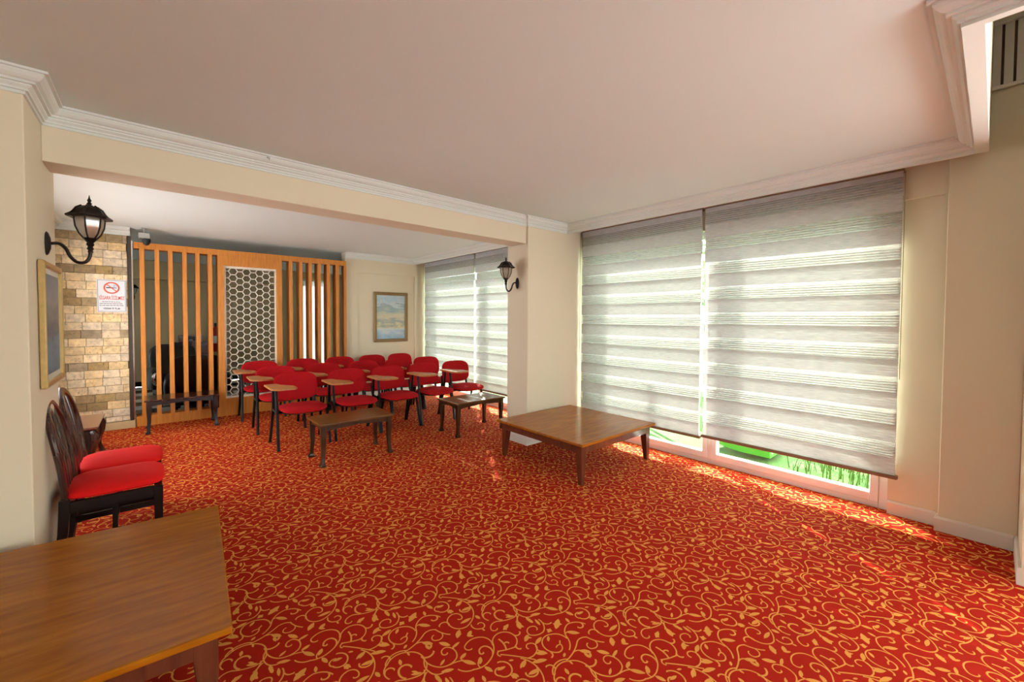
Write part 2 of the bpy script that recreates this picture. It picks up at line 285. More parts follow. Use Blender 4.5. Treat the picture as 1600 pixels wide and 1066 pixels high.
LEAVES=[[0.4765,0.4735,0.4703,0.4922,0.4827,0.4548,0.0272],[0.476,0.4305,0.5155,0.4563,0.4365,0.4047,0.0568],[0.026,0.4085,0.0143,0.418,0.0377,0.399,0.0241],[0.387,0.454,0.4021,0.4873,0.3719,0.4207,0.045],[0.45,0.1045,0.4781,0.1228,0.4219,0.0862,0.0435],[0.482,0.0675,0.4776,0.103,0.4864,0.032,0.0419],[0.3955,0.1565,0.4153,0.1741,0.3757,0.1389,0.0366],[0.385,0.137,0.4031,0.1381,0.3669,0.1359,0.0251],[0.3985,0.1315,0.4093,0.123,0.3877,0.14,0.019],[0.3925,0.0265,0.3811,0.0485,0.4039,0.0045,0.0304],[0.3135,0.2015,0.3087,0.2097,0.3183,0.1933,0.0152],[0.3055,0.1575,0.3174,0.1569,0.2936,0.1581,0.0165],[0.077,0.083,0.0683,0.096,0.0857,0.07,0.025],[0.0715,0.0705,0.0852,0.0842,0.0578,0.0568,0.0252],[0.0375,0.1145,0.0212,0.1308,0.0538,0.0982,0.0342],[0.037,0.1125,0.0466,0.1238,0.0274,0.1012,0.0206],[0.2265,0.0075,0.2191,0.0296,0.2339,-0.0146,0.0322],[0.221,0.0055,0.2363,0.001,0.2057,0.01,0.022],[0.281,0.4525,0.2987,0.443,0.2633,0.462,0.0322],[0.2825,0.446,0.3006,0.4545,0.2644,0.4375,0.0277],[0.3395,0.436,0.3516,0.4364,0.3274,0.4356,0.0194],[0.285,0.0465,0.2994,0.0738,0.2706,0.0192,0.0379],[0.26,0.1395,0.2744,0.1355,0.2456,0.1435,0.022],[0.255,0.373,0.2451,0.3908,0.2649,0.3552,0.0302],[0.262,0.371,0.2802,0.3877,0.2438,0.3543,0.0303],[0.2855,0.3285,0.2783,0.3579,0.2927,0.2991,0.0392],[0.254,0.2705,0.2768,0.2836,0.2312,0.2574,0.0342],[0.218,0.2455,0.2358,0.2754,0.2002,0.2156,0.0437],[0.1565,0.2795,0.1391,0.3045,0.1739,0.2545,0.0374],[0.1585,0.224,0.1661,0.2626,0.1509,0.1854,0.0483],[0.0915,0.2605,0.1079,0.2656,0.0751,0.2554,0.0238],[0.027,0.3525,0.0491,0.3582,0.0049,0.3468,0.0315],[0.0685,0.3215,0.0731,0.3443,0.0639,0.2987,0.0302],[0.421,0.3435,0.4023,0.373,0.4397,0.314,0.0482],[0.4215,0.3425,0.4404,0.3614,0.4026,0.3236,0.0347],[0.3635,0.3385,0.3605,0.3468,0.3665,0.3302,0.0168],[0.365,0.3395,0.3792,0.3463,0.3508,0.3327,0.0217],[0.437,0.261,0.4688,0.2898,0.4052,0.2322,0.0527],[0.1655,0.1435,0.1789,0.1457,0.1521,0.1413,0.0217],[0.11,0.16,0.1118,0.2098,0.1082,0.1102,0.0583],[0.082,0.2595,0.0984,0.264,0.0656,0.255,0.0236],[0.083,0.261,0.0773,0.2723,0.0887,0.2497,0.0175],[0.2425,0.2725,0.266,0.296,0.219,0.249,0.0417],[0.2075,0.249,0.2257,0.2831,0.1893,0.2149,0.0474],[0.146,0.281,0.1324,0.3083,0.1596,0.2537,0.0374],[0.139,0.061,0.1451,0.0618,0.1329,0.0602,0.0107],[0.3255,0.3075,0.3136,0.3194,0.3374,0.2956,0.0233],[0.1245,0.326,0.1297,0.3349,0.1193,0.3171,0.0149],[0.2835,0.06,0.2953,0.0711,0.2717,0.0489,0.021],[0.339,0.4495,0.36,0.4506,0.318,0.4484,0.029],[0.4755,0.328,0.4925,0.324,0.4585,0.332,0.0241],[0.3595,0.4105,0.3959,0.4043,0.3231,0.4167,0.0433]]
TX, TY = .49, .475
def m_carpet():
    m, nt, b, out = mat_new('red_carpet_gold_scrolls')
    geo = N(nt, 'ShaderNodeNewGeometry'); P = geo.outputs['Position']
    def vm(op, *ins):
        n = N(nt, 'ShaderNodeVectorMath', operation=op)
        for i, v in enumerate(ins):
            if isinstance(v, tuple): n.inputs[i].default_value = v
            else: nt.links.new(v, n.inputs[i])
        return n.outputs['Value'] if op == 'DISTANCE' else n.outputs[0]
    def mt(op, *ins):
        n = N(nt, 'ShaderNodeMath', operation=op)
        for i, v in enumerate(ins):
            if isinstance(v, (int, float)): n.inputs[i].default_value = v
            else: nt.links.new(v, n.inputs[i])
        return n.outputs[0]
    acc = None
    for mx, my, ox, oy, r, ch, w in ARCS:
        q = vm('WRAP', P, (mx+TX/2, my+TY/2, 1), (mx-TX/2, my-TY/2, -1))
        on = mt('COMPARE', vm('DISTANCE', q, (ox, oy, 0)), r, w)
        k = mt('MULTIPLY', on, mt('LESS_THAN', vm('DISTANCE', q, (mx, my, 0)), ch))
        acc = k if acc is None else mt('MAXIMUM', acc, k)
    for x, y, ax, ay, bx, by, r in LEAVES:
        q = vm('WRAP', P, (x+TX/2, y+TY/2, 1), (x-TX/2, y-TY/2, -1))
        k = mt('LESS_THAN', mt('MAXIMUM', vm('DISTANCE', q, (ax, ay, 0)), vm('DISTANCE', q, (bx, by, 0))), r)
        acc = mt('MAXIMUM', acc, k)
    nz = N(nt, 'ShaderNodeTexNoise'); nz.inputs['Scale'].default_value = 420; nz.inputs['Detail'].default_value = 2; nt.links.new(P, nz.inputs['Vector'])
    n2 = N(nt, 'ShaderNodeTexNoise'); n2.inputs['Scale'].default_value = 2.2; n2.inputs['Detail'].default_value = 3; nt.links.new(P, n2.inputs['Vector'])
    def vary(c, lo, hi):
        x = N(nt, 'ShaderNodeMix', data_type='RGBA'); x.inputs[6].default_value = col([v*lo for v in c]); x.inputs[7].default_value = col([v*hi for v in c])
        nt.links.new(mt('MULTIPLY_ADD', n2.outputs['Fac'], .4, mt('MULTIPLY', nz.outputs['Fac'], .6)), x.inputs[0]); return x.outputs[2]
    x = N(nt, 'ShaderNodeMix', data_type='RGBA'); nt.links.new(acc, x.inputs[0])
    nt.links.new(vary((.44,.016,.006), .70, 1.30), x.inputs[6]); nt.links.new(vary((.80,.33,.065), .8, 1.2), x.inputs[7])
    nt.links.new(x.outputs[2], b.inputs['Base Color'])
    bp = N(nt, 'ShaderNodeBump'); bp.inputs['Strength'].default_value = .4; bp.inputs['Distance'].default_value = .003
    nt.links.new(nz.outputs['Fac'], bp.inputs['Height']); nt.links.new(bp.outputs[0], b.inputs['Normal'])
    setin(b, Roughness=.95, Specular_IOR_Level=.08)
    return m
M_carpet = m_carpet()

# ------------------------------------------------------------------ room shell
CE = 2.53                     # ceiling
XW = 4.08                     # window wall
XL, YB, YS, YLB = -2.6, -3.4, 7.15, 11.2
struct('floor', B(XL, XW+.2, YB, 7.32, -.12, 0), M_carpet)
# ceiling slab with a raised bay beside the camera, seen at the upper right corner
struct('ceiling', MB().prism([(XL-.2,YB),(2.15,YB),(2.15,.06),(XW+.3,.06),(XW+.3,YLB+.2),(XL-.2,YLB+.2)], CE, CE+.25), M_ceil)
struct('ceiling_raised_bay', B(2.0, XW+.4, YB, .3, 3.45, 3.6), M_ceil)
# fascia boards round the raised bay and the blind pelmets
PF = 3.775
struct('trim_1', B(2.14, PF+.025, .045, .09, 2.432, CE), M_white)
struct('trim_2', B(2.14, 2.165, YB, .045, 2.432, CE), M_white)
struct('trim_3', B(2.165, XW+.3, .0455, .0905, CE, 3.45), M_wall)
struct('trim_4', B(2.1405, 2.1655, YB, .0455, CE, 3.45), M_wall)
struct('trim_5', B(PF, PF+.025, .09, 3.36, 2.432, CE), M_white)
struct('trim_6', B(3.80, 3.825, 3.73, 7.28, 2.432, CE), M_white)
# piers and the beam between the two parts of the room
def skew_box(p, z0, z1): return MB().prism(p, z0, z1)
struct('pillar_left', B(XL, -.44, 2.93, 3.68, 0, CE), M_wall, bevel=.004)
struct('pillar_window', B(3.14, XW+.2, 3.377, 3.727, 0, CE), M_wall, bevel=.004)
struct('beam', skew_box([(-.44,3.325),(3.14,3.405),(3.14,3.655),(-.44,3.575)], 2.245, CE), M_wall, bevel=.003)
# window wall
wr = B(XW, XW+.22, .0, .486, 0, CE).box(XW, XW+.22, .486, 3.377, 2.30, CE).box(XW, XW+.22, 3.727, 3.85, 0, CE)
wr.box(XW, XW+.22, 3.85, 7.3, 2.30, CE).box(XW, XW+.22, 7.28, 7.55, 0, CE)
struct('wall_right', wr, M_wall)
struct('trim_7', B(4.045, XW, .22, 3.36, 2.27, CE), M_wall, bevel=.004)
struct('trim_8', B(4.045, XW, 3.73, 7.28, 2.27, CE), M_wall, bevel=.004)
struct('pillar_right', B(4.0, XW+.22, -.125, .22, 0, 3.45), M_wall, bevel=.004)
struct('wall_near', B(3.5, XW+.3, -.30, -.125, 0, 3.45), M_wall)
struct('wall_front_right', B(XW+.2, XW+.4, YB, -.30, 2.45, 3.6).box(XW+.2, XW+.4, YB, -.30, 0, .1).box(XW+.2, XW+.4, YB, -3.2, .1, 2.45), M_wall)  # unseen opening added here to let in fill light from the side
struct('wall_back', B(XL-.2, 1.0, YB-.2, YB, 0, 3.6).box(1.0, XW+.4, YB-.2, YB, 2.45, 3.6), M_wall)  # opening on the right half is added for fill from behind
struct('wall_lobby_left', B(-2.8, -2.6, 7.2, 8.6, 0, CE).box(-2.8, -2.6, 9.6, YLB, 0, CE).box(-2.8, -2.6, 8.6, 9.6, 0, .8).box(-2.8, -2.6, 8.6, 9.6, 2.2, CE), M_wall)  # window hole added out of view to brighten the lobby
struct('wall_lobby_front', B(-2.8, -.86, 7.2, 7.4, 0, CE), M_wall)
struct('wall_left', B(XL-.2, XL, YB, 2.93, 0, CE), M_wall)
struct('wall_side_left', B(-1.06, -.86, 3.68, 3.95, 0, CE).box(-1.06, -.86, 6.75, 7.2, 0, CE).box(-1.06, -.86, 3.95, 6.75, 0, .45).box(-1.06, -.86, 3.95, 6.75, 2.1, CE), M_wall)  # window hole added out of view to brighten the far room
# far wall, right of the screen, with its shallow pilaster and soffit
struct('wall_far', B(2.49, XW+.2, 7.30, 7.45, 0, CE).box(2.49, 2.70, 7.27, 7.30, 0, CE).box(2.70, 3.86, 7.27, 7.30, 2.20, CE).box(3.80, 3.86, 7.27, 7.30, 0, 2.20), M_wall)
# lobby beyond the screen
struct('wall_lobby', B(-2.8, 2.8, YLB, YLB+.2, 0, CE).box(3.42, XW+.2, YLB, YLB+.2, 0, CE).box(2.8, 3.42, YLB, YLB+.2, 0, .25).box(2.8, 3.42, YLB, YLB+.2, 2.35, CE)
       .box(-2.8, 2.6, YLB-.18, YLB, 2.16, CE), M_lobby)
struct('wall_lobby_side', B(XW, XW+.2, 7.45, YLB+.2, 0, CE), M_lobby)
struct('baseboard_lobby', B(-2.6, 2.8, YLB-.02, YLB, 0, .1), M_blackpl)
fl = struct('floor_lobby', B(-2.8, XW, 7.32, YLB, -.12, -.012), plain('floor_joint', (.2,.2,.19), .6))
M_tw = plain('white_marble_tile', (.75,.74,.70), .18, var=.08, scale=4); M_tb = plain('black_marble_tile', (.02,.02,.022), .16, var=.3, scale=4)
TS = .36
tm = [B(.003, TS-.003, .003, TS-.003, -.012, 0).mesh('floor_tile', m) for m in (M_tw, M_tb)]
for i in range(int((XW+1.4)/TS)):
    for j in range(int((YLB-7.34)/TS)):
        o = bpy.data.objects.new('tile', tm[(i+j) % 2]); C.objects.link(o); o.parent = fl; o.location = (-1.4+i*TS, 7.35+j*TS, 0)

# cornices
def cornice(h=.098, p=.092):
    z = CE; b = CE-h
    return [(0,z-.001),(p,z-.001),(p,z-.012),(p-.014,z-.012),(p-.014,z-.020),(p-.020,z-.032),(p-.032,z-.042),(p-.046,z-.046),(p-.046,z-.056),(p-.060,z-.056),(p-.060,z-.064),
            (.020,b+.024),(.020,b+.014),(.010,b+.014),(.010,b),(0,b)]
cp = cornice()
struct('trim_9', sweep(cp, [(XL,2.93),(-.44,2.93),(-.44,3.327),(3.14,3.405),(3.14,3.377),(PF,3.377),(PF,.09),(2.14,.09),(2.14,YB)]), M_white)
struct('trim_10', sweep(cp, [(-.86,3.68),(-.86,7.16),(-.21,7.16)]), M_white)
struct('trim_11', sweep(cp, [(2.49,7.27),(3.80,7.27),(3.80,3.727)]), M_white)
# skirting
def skirt(name, path, h=.095, t=.016, m=M_skirt):
    struct(name, sweep([(0,0),(t,0),(t,h-.012),(t-.006,h),(0,h)], path), m)
skirt('baseboard_pier', [(3.14,3.727),(3.14,3.377),(XW,3.377)][::1])
skirt('baseboard_right', [(XW,.486),(XW,.236)])
skirt('baseboard_right_pillar', [(XW-.01,.22),(4.0,.22),(4.0,-.108)])
skirt('baseboard_near', [(4.0,-.125),(3.5,-.125)])
skirt('baseboard_far', [(2.49,7.27),(2.70,7.27),(2.70,7.30),(XW,7.30)])
skirt('baseboard_left_pier', [(XL,2.93),(-.44,2.93),(-.44,3.68)])

# stone wall of travertine bricks
ws = struct('wall_stone', B(-.86, -.24, YS+.03, YS+.25, 0, CE), M_grout)
bl = B(-.5,.5,-.5,.5,-.5,.5).mesh('brick', M_stone, bevel=.03); bd = B(-.5,.5,-.5,.5,-.5,.5).mesh('brick_dark', M_stoned, bevel=.03)
rh = .0985; z = 2.035
while z < 2.42: z += rh
row = 0
while z > .1:
    k = round((2.035-z)/rh)
    x = -.86 - random.uniform(0, .16); dark = (k % 4 == 0)
    while x < -.241:
        w = random.choice([.15,.165,.165,.18]); a = max(x, -.859); b_ = min(x+w, -.241)
        if b_-a > .02:
            d = .028+random.uniform(0, .009); h = min(rh, z-.10) if z-.1 < rh else rh
            o = bpy.data.objects.new('brick', bd if (dark and random.random() < .86) or random.random() < .03 else bl); C.objects.link(o); o.parent = ws
            o.scale = (b_-a-.004, d, h-.004); o.location = ((a+b_)/2, YS+.03-d/2+.001, z-h/2)
        x += w
    z -= rh
struct('baseboard_stone', B(-.86, -.19, YS-.03, YS+.0, 0, .095), M_trav, bevel=.004)
jb = struct('door_jamb', B(-.239, -.203, YS-.02, YS+.12, .095, 2.43), M_bronze)
B(-.203, -.190, YS-.01, YS+.12, 0, 2.38).build('chrome_strip', M_chrome, jb)

# ------------------------------------------------------------------ windows
def window(name, y0, y1, mull, zt=2.30):
    w = struct(name, MB().box(4.12, 4.20, y0, y0+.055, 0, zt).box(4.12, 4.20, y1-.055, y1, 0, zt).box(4.12, 4.20, y0+.055, y1-.055, 0, .045).box(4.12, 4.20, y0+.055, y1-.055, zt-.05, zt), M_pvc, bevel=.003)
    ys = [y0+.055] + mull + [y1-.055]
    for m in mull: B(4.12, 4.20, m-.018, m+.018, .045, zt-.05).build('mullion', M_pvc, w, bevel=.003)
    for i in range(len(ys)-1):
        a = ys[i]+(.018 if i else 0); b = ys[i+1]-(.018 if i < len(ys)-2 else 0); s = .052
        MB().box(4.11,4.18,a,a+s,.045,zt-.05).box(4.11,4.18,b-s,b,.045,zt-.05).box(4.11,4.18,a+s,b-s,.045,.045+s+.012).box(4.11,4.18,a+s,b-s,zt-.05-s,zt-.05).build('sash', M_pvc, w, bevel=.004)
        B(4.142,4.148,a+s-.005,b-s+.005,.1,zt-.05-s+.005).build('pane', M_pane, w)
    return w
window('window_1', .486, 3.36, [1.80])
window('window_2', 3.85, 7.28, [5.56])
w3 = struct('window_3', MB().box(2.8,3.42,YLB+.05,YLB+.12,.25,.31).box(2.8,3.42,YLB+.05,YLB+.12,2.29,2.35).box(2.8,2.86,YLB+.05,YLB+.12,.31,2.29).box(3.36,3.42,YLB+.05,YLB+.12,.31,2.29), M_pvc)
B(2.86,3.36,YLB+.08,YLB+.085,.31,2.29).build('pane', M_pane, w3)

# ------------------------------------------------------------------ zebra roller blinds
def blind(y0, y1, zb, label, off, chain_y, chain_z, slant=0.0):
    t = thing('zebra_blind', label, 'blind', (4.0, (y0+y1)/2, 0), 0, 'zebra roller blinds'); h = (y1-y0)/2
    MB().tube([(.02,-h,2.475),(.02,h,2.475)], .022, 12).build('roller', M_bar, t, smooth=True)
    per, hs = .2355, .1235
    for lay, dx in ((0, 0.0), (1, .026)):
        z = zb+.022; k = 0
        if lay: B(dx-.0005, dx+.0005, -h+.004, h-.004, z, z+per-hs).build('sheer_band', M_sheer, t); z += per-hs
        while z < 2.46:
            for nm, hh, mt_ in (('fabric_band', hs, M_band), ('sheer_band', per-hs, M_sheer)):
                z1 = min(z+hh, 2.475)
                if z1-z > .004: B(dx-.0005, dx+.0005, -h+.004, h-.004, z, z1).build(nm, mt_, t)
                z += hh
                if z >= 2.475: break
    B(-.012, .030, -h-.012, h+.004, zb-.006, zb+.022).build('bottom_bar', M_bar, t, bevel=.005)
    cz = [(-.018, chain_y, 2.46-i*.02) for i in range(int((2.46-chain_z)/.02))]
    MB().tube([cz[0], cz[-1]], .0022, 5).build('bead_chain', M_bar, t)
blind(.437, 1.826, .285, 'zebra blind on the near half of the large window, chain beside the pillar', 0, -(1.826-.437)/2-.008, .975)
blind(1.851, 3.33, .265, 'zebra blind on the large window half beside the coffee table', 0, (3.33-1.851)/2+.012, .98)
blind(3.88, 5.57, .25, 'zebra blind behind the wall lamp pillar, nearer half of far window', 0, -.86, 1.0)
blind(5.595, 7.25, .25, 'zebra blind in the far corner next to the framed seascape', 0, .84, 1.0)
t = thing('added_fill_curtain', 'added unseen curtain behind the viewpoint, passing fill light', 'curtain', (2.0, YB-.1, 0))  # added, never in view: diffuses sky light into the near room
B(-1.0,2.2,-.001,.001,.0,2.46).build('fabric', M_fillsheer, t)
t = thing('added_fill_curtain', 'added unseen curtain behind the raised bay, passing fill light', 'curtain', (XW+.3, -1.75, 0))  # added, never in view: more soft light from the garden side
B(-.001,.001,-1.46,1.46,.1,2.46).build('fabric', M_filldense, t)
t = thing('added_fill_curtain', 'added unseen curtain in the lobby side wall, passing fill light', 'curtain', (-2.7, 9.1, 0))  # added, never in view: lights the lobby through the added hole
B(-.001,.001,-.5,.5,.8,2.2).build('fabric', M_filldense, t)
t = thing('added_fill_curtain', 'added unseen curtain round the corner from the left pier, passing fill light', 'curtain', (-.96, 5.35, 0))  # added, never in view: lifts the light in the far room
B(-.001,.001,-1.4,1.4,.45,2.1).build('fabric', M_fillsheer, t)
t = thing('roller_blind', 'pale blind on the small lobby window seen through the slats', 'blind', (3.11, YLB-.03, 0))
B(-.33,.33,-.001,.001,.3,2.32).build('fabric', M_band, t); MB().tube([(-.33,0,2.33),(.33,0,2.33)], .02, 10).build('roller', M_pvc, t)
# ------------------------------------------------------------------ wooden screen
Y0 = YS
sc_ = thing('slatted_wood_screen', 'orange wooden room divider with upright slats and honeycomb centre panel', 'room divider', (0, Y0, 0))
B(-.185, 2.47, 0, .19, 2.285, 2.365).build('top_rail', M_reed, sc_, bevel=.002)
B(-.185, .69, 0, .19, 0, .13).build('bottom_rail', M_reed, sc_, bevel=.002)
B(1.50, 2.47, 0, .19, 0, .13).build('bottom_rail', M_reed, sc_, bevel=.002)
sl = B(-.024, .024, 0, .19, .13, 2.285).mesh('slat', M_wood, bevel=.002)
def slat(x):
    o = bpy.data.objects.new('slat', sl); C.objects.link(o); o.parent = sc_; o.location = (x, 0, 0)
for x in (-.104, .043, .180, .327, .466, .606): slat(x)
for x in (1.625, 1.768, 1.906, 2.043, 2.186, 2.330): slat(x)
B(2.445, 2.49, .05, .15, 0, 2.285).build('end_post', M_wood, sc_, bevel=.002)
cpn = MB().box(.690,.767,-.004,.19,0,2.285).box(1.427,1.50,-.004,.19,0,2.285).box(.767,1.427,-.004,.19,2.145,2.285).box(.767,1.427,-.004,.19,0,.245)
cpn.build('centre_panel', M_reed, sc_)
lt = MB(); x0, x1, z0, z1 = .767, 1.427, .245, 2.145; yl, yh = .035, .055
lt.box(x0,x0+.022,yl,yh,z0,z1).box(x1-.022,x1,yl,yh,z0,z1).box(x0+.022,x1-.022,yl,yh,z0,z0+.03).box(x0+.022,x1-.022,yl,yh,z1-.03,z1)
a = .0555; hw = .0052; done = set()
def bar(p, q):
    key = (round((p[0]+q[0])*500), round((p[1]+q[1])*500))
    if key in done: return
    done.add(key)
    lo = (x0+.015, z0+.02); hi = (x1-.015, z1-.02)
    t0, t1 = 0., 1.; d = (q[0]-p[0], q[1]-p[1])
    for i in (0, 1):
        if abs(d[i]) < 1e-9:
            if not lo[i] <= p[i] <= hi[i]: return
        else:
            ta, tb = sorted(((lo[i]-p[i])/d[i], (hi[i]-p[i])/d[i])); t0 = max(t0, ta); t1 = min(t1, tb)
    if t1-t0 < .02: return
    P_ = Vector((p[0]+d[0]*t0, 0, p[1]+d[1]*t0)); Q_ = Vector((p[0]+d[0]*t1, 0, p[1]+d[1]*t1)); D = (Q_-P_).normalized(); n_ = Vector((-D.z, 0, D.x))*hw
    lt.add([(v.x, y, v.z) for y in (yl+.004, yh-.004) for v in (P_-n_, Q_-n_, Q_+n_, P_+n_)], [(0,1,2,3),(7,6,5,4),(0,4,5,1),(1,5,6,2),(2,6,7,3),(3,7,4,0)])
for i in range(-1, 10):
    for j in range(-1, 23):
        cx0 = x0+.028+i*1.5*a; cz0 = z0+.05+(j+(i % 2)*.5)*math.sqrt(3)*a
        hx = [(cx0+a*math.cos(k*PI/3), cz0+a*math.sin(k*PI/3)) for k in range(6)]
        for k in range(6): bar(hx[k], hx[(k+1) % 6])
lt.build('honeycomb_lattice', M_hex, sc_)

# ------------------------------------------------------------------ square coffee tables
def coffee_table(label, loc, rz, S=1.14, h=.372):
    t = thing('coffee_table', label, 'table', loc, rz, 'large square coffee tables'); a = S/2
    B(-a,a,-a,a,h-.026,h).build('tabletop', M_table, t, bevel=.007, seg=2)
    e = a-.03; B(-e,e,-e,e,h-.036,h-.026).build('moulding', M_tabled, t, bevel=.003)
    e = a-.04; ap = MB().box(-e,e,-e,-e+.022,h-.098,h-.036).box(-e,e,e-.022,e,h-.098,h-.036).box(-e,-e+.022,-e+.022,e-.022,h-.098,h-.036).box(e-.022,e,-e+.022,e-.022,h-.098,h-.036)
    ap.build('apron', M_tabled, t)
    for sx in (-1,1):
        for sy in (-1,1):
            c = e-.034
            MB().loft([(sx*(c+.012),sy*(c+.012),0,.020,.020),(sx*c,sy*c,h-.098,.035,.035),(sx*c,sy*c,h-.037,.035,.035)]).build('leg', M_tabled, t, bevel=.003)
    return t
coffee_table('large square brown coffee table beside the zebra blinds', (3.248, 2.776, 0), 0)
coffee_table('large square brown table near the camera with dining chairs behind it', (-.345, 2.265, 0), math.radians(-3.5))

# ------------------------------------------------------------------ low side tables with pad feet
def side_table(label, loc, rz, mt_, ml):
    t = thing('side_table', label, 'table', loc, rz, 'low rectangular side tables'); a, b, h = .37, .222, .41
    B(-a,a,-b,b,h-.02,h).build('tabletop', mt_, t, bevel=.006, seg=2)
    def scallop(L):
        n = 16; z0 = h-.02; pts = [(-L,z0),(L,z0)]
        for i in range(n+1):
            s = 1-2*i/n; d = .038+.026*abs(s)**3 - .006*math.cos(abs(s)*PI*2)*(1-abs(s)); pts.append((L*s, z0-d))
        return pts
    for s in (-1,1):
        MB().prism(scallop(a-.05), s*(b-.035)-.009, s*(b-.035)+.009, 'xz').build('apron', ml, t)
        MB().prism(scallop(b-.05), s*(a-.035)-.009, s*(a-.035)+.009, 'yz').build('apron', ml, t)
    for sx in (-1,1):
        for sy in (-1,1):
            c, d = a-.042, b-.042
            MB().loft([(sx*(c+.010),sy*(d+.010),0,.025,.025),(sx*(c+.010),sy*(d+.010),.022,.025,.025),(sx*(c+.006),sy*(d+.006),.034,.018,.018),(sx*(c+.004),sy*(d+.004),.075,.016,.016),(sx*(c-.002),sy*(d-.002),.16,.019,.019),
                (sx*c,sy*d,.28,.024,.024),(sx*c,sy*d,h-.02,.025,.025)]).build('leg', ml, t, bevel=.003)
    return t
st = side_table('low walnut side table in front of the leftmost red chairs of the front row', (1.53, 4.31, 0), 0, M_side, M_sidel)
dup(st, (3.05, 4.31, 0), 0, 'low dark side table in front of the red chairs beside the wall lamp pillar')
side_table('low black side table standing against the slatted wooden screen', (.27, 6.80, 0), 0, M_dark, M_ebony)

# carved table by the stone wall
t = thing('carved_side_table', 'low dark carved table in the corner below the stone wall', 'table', (-.63, 5.80, 0)); h = .385
MB().box(-.225,.225,-.365,.365,h-.022,h).build('tabletop', M_tabled, t, bevel=.012, seg=2)
MB().box(-.21,.21,-.35,.35,h-.04,h-.022).build('moulding', M_dark, t, bevel=.005)
MB().box(-.19,.19,-.33,.33,.12,h-.04).build('cabinet_body', M_ebony, t, bevel=.004)
for sx in (-1,1):
    for sy in (-1,1):
        pts = [(sx*.185, sy*.325, h-.04), (sx*.200, sy*.340, .30), (sx*.196, sy*.336, .22), (sx*.178, sy*.318, .14), (sx*.182, sy*.322, .07), (sx*.196, sy*.336, .02), (sx*.198, sy*.338, 0)]
        MB().tube(pts, [.026,.034,.028,.020,.017,.022,.026], 8).build('leg', M_dark, t, smooth=True)

# ------------------------------------------------------------------ dining chairs
def dining_chair(label, loc, rz):
    t = thing('dining_chair', label, 'chair', loc, rz, 'red velvet dining chairs')
    m = MB().cushion(.215, .222, .052, .030, e=5, p=2.2); m.map(lambda x, y, z: (x+.004, y, z+.435)).build('seat', M_redvel, t, smooth=True)
    MB().box(-.205,.205,-.205,-.180,.352,.412).box(-.205,.205,.180,.205,.352,.412).box(.180,.205,-.180,.180,.352,.412).box(-.205,-.180,-.180,.180,.352,.412).build('seat_rail', M_ebony, t)
    for s in (-1,1):
        MB().loft([(.188,s*.188,0,.017,.017),(.188,s*.188,.41,.022,.022)]).build('leg', M_ebony, t, bevel=.003)
        MB().loft([(-.232,s*.188,0,.017,.017),(-.205,s*.188,.25,.020,.020),(-.195,s*.188,.43,.022,.020)]).build('leg', M_ebony, t, bevel=.003)
        B(-.21,.19,s*.188-.010,s*.188+.010,.165,.200).build('stretcher', M_ebony, t, bevel=.002)
    B(-.02,.0,-.18,.18,.168,.196).build('stretcher', M_ebony, t)
    B(-.012,.010,-.197,-.180,.196,.36).build('stretcher', M_ebony, t)
    def bx(z): q = (z-.42)/.52; return -.195 - .022*q - .058*q*q
    hoop = []
    for i in range(29):
        u = i/28*2-1; th = u*PI/2
        if abs(u) < .62:
            g = abs(u)/.62; y = .192*math.sin(g*PI/2)*(1 if u > 0 else -1); z = .70+.24*math.cos(g*PI/2)
        else:
            g = (abs(u)-.62)/.38; y = (.192-.012*g)*(1 if u > 0 else -1); z = .70-.28*g
        hoop.append((bx(z), y, z))
    MB().tube(hoop, .023, 8, flat=.72).build('back_hoop', M_dark, t, smooth=True)
    for yy in (-.085,0,.085):
        zt = .70+.235*math.sqrt(max(0, 1-(yy/.19)**2))
        sp = [(bx(.43+(zt-.43)*i/8), yy*(.75+.25*i/8), .43+(zt-.43)*i/8) for i in range(9)]
        MB().tube(sp, [.010+.003*math.sin(i/8*PI) for i in range(9)], 6, flat=.6).build('spindle', M_dark, t, smooth=True)
    B(-.215,-.185,-.17,.17,.42,.455).build('back_rail', M_dark, t, bevel=.004)
    return t
dc = dining_chair('dining chair with red velvet seat and dark hoop back, nearer the camera', (-.18, 3.435, 0), 0)
dup(dc, (-.18, 3.90, 0), 0, 'dining chair with red velvet seat and dark hoop back, nearer the stone wall')

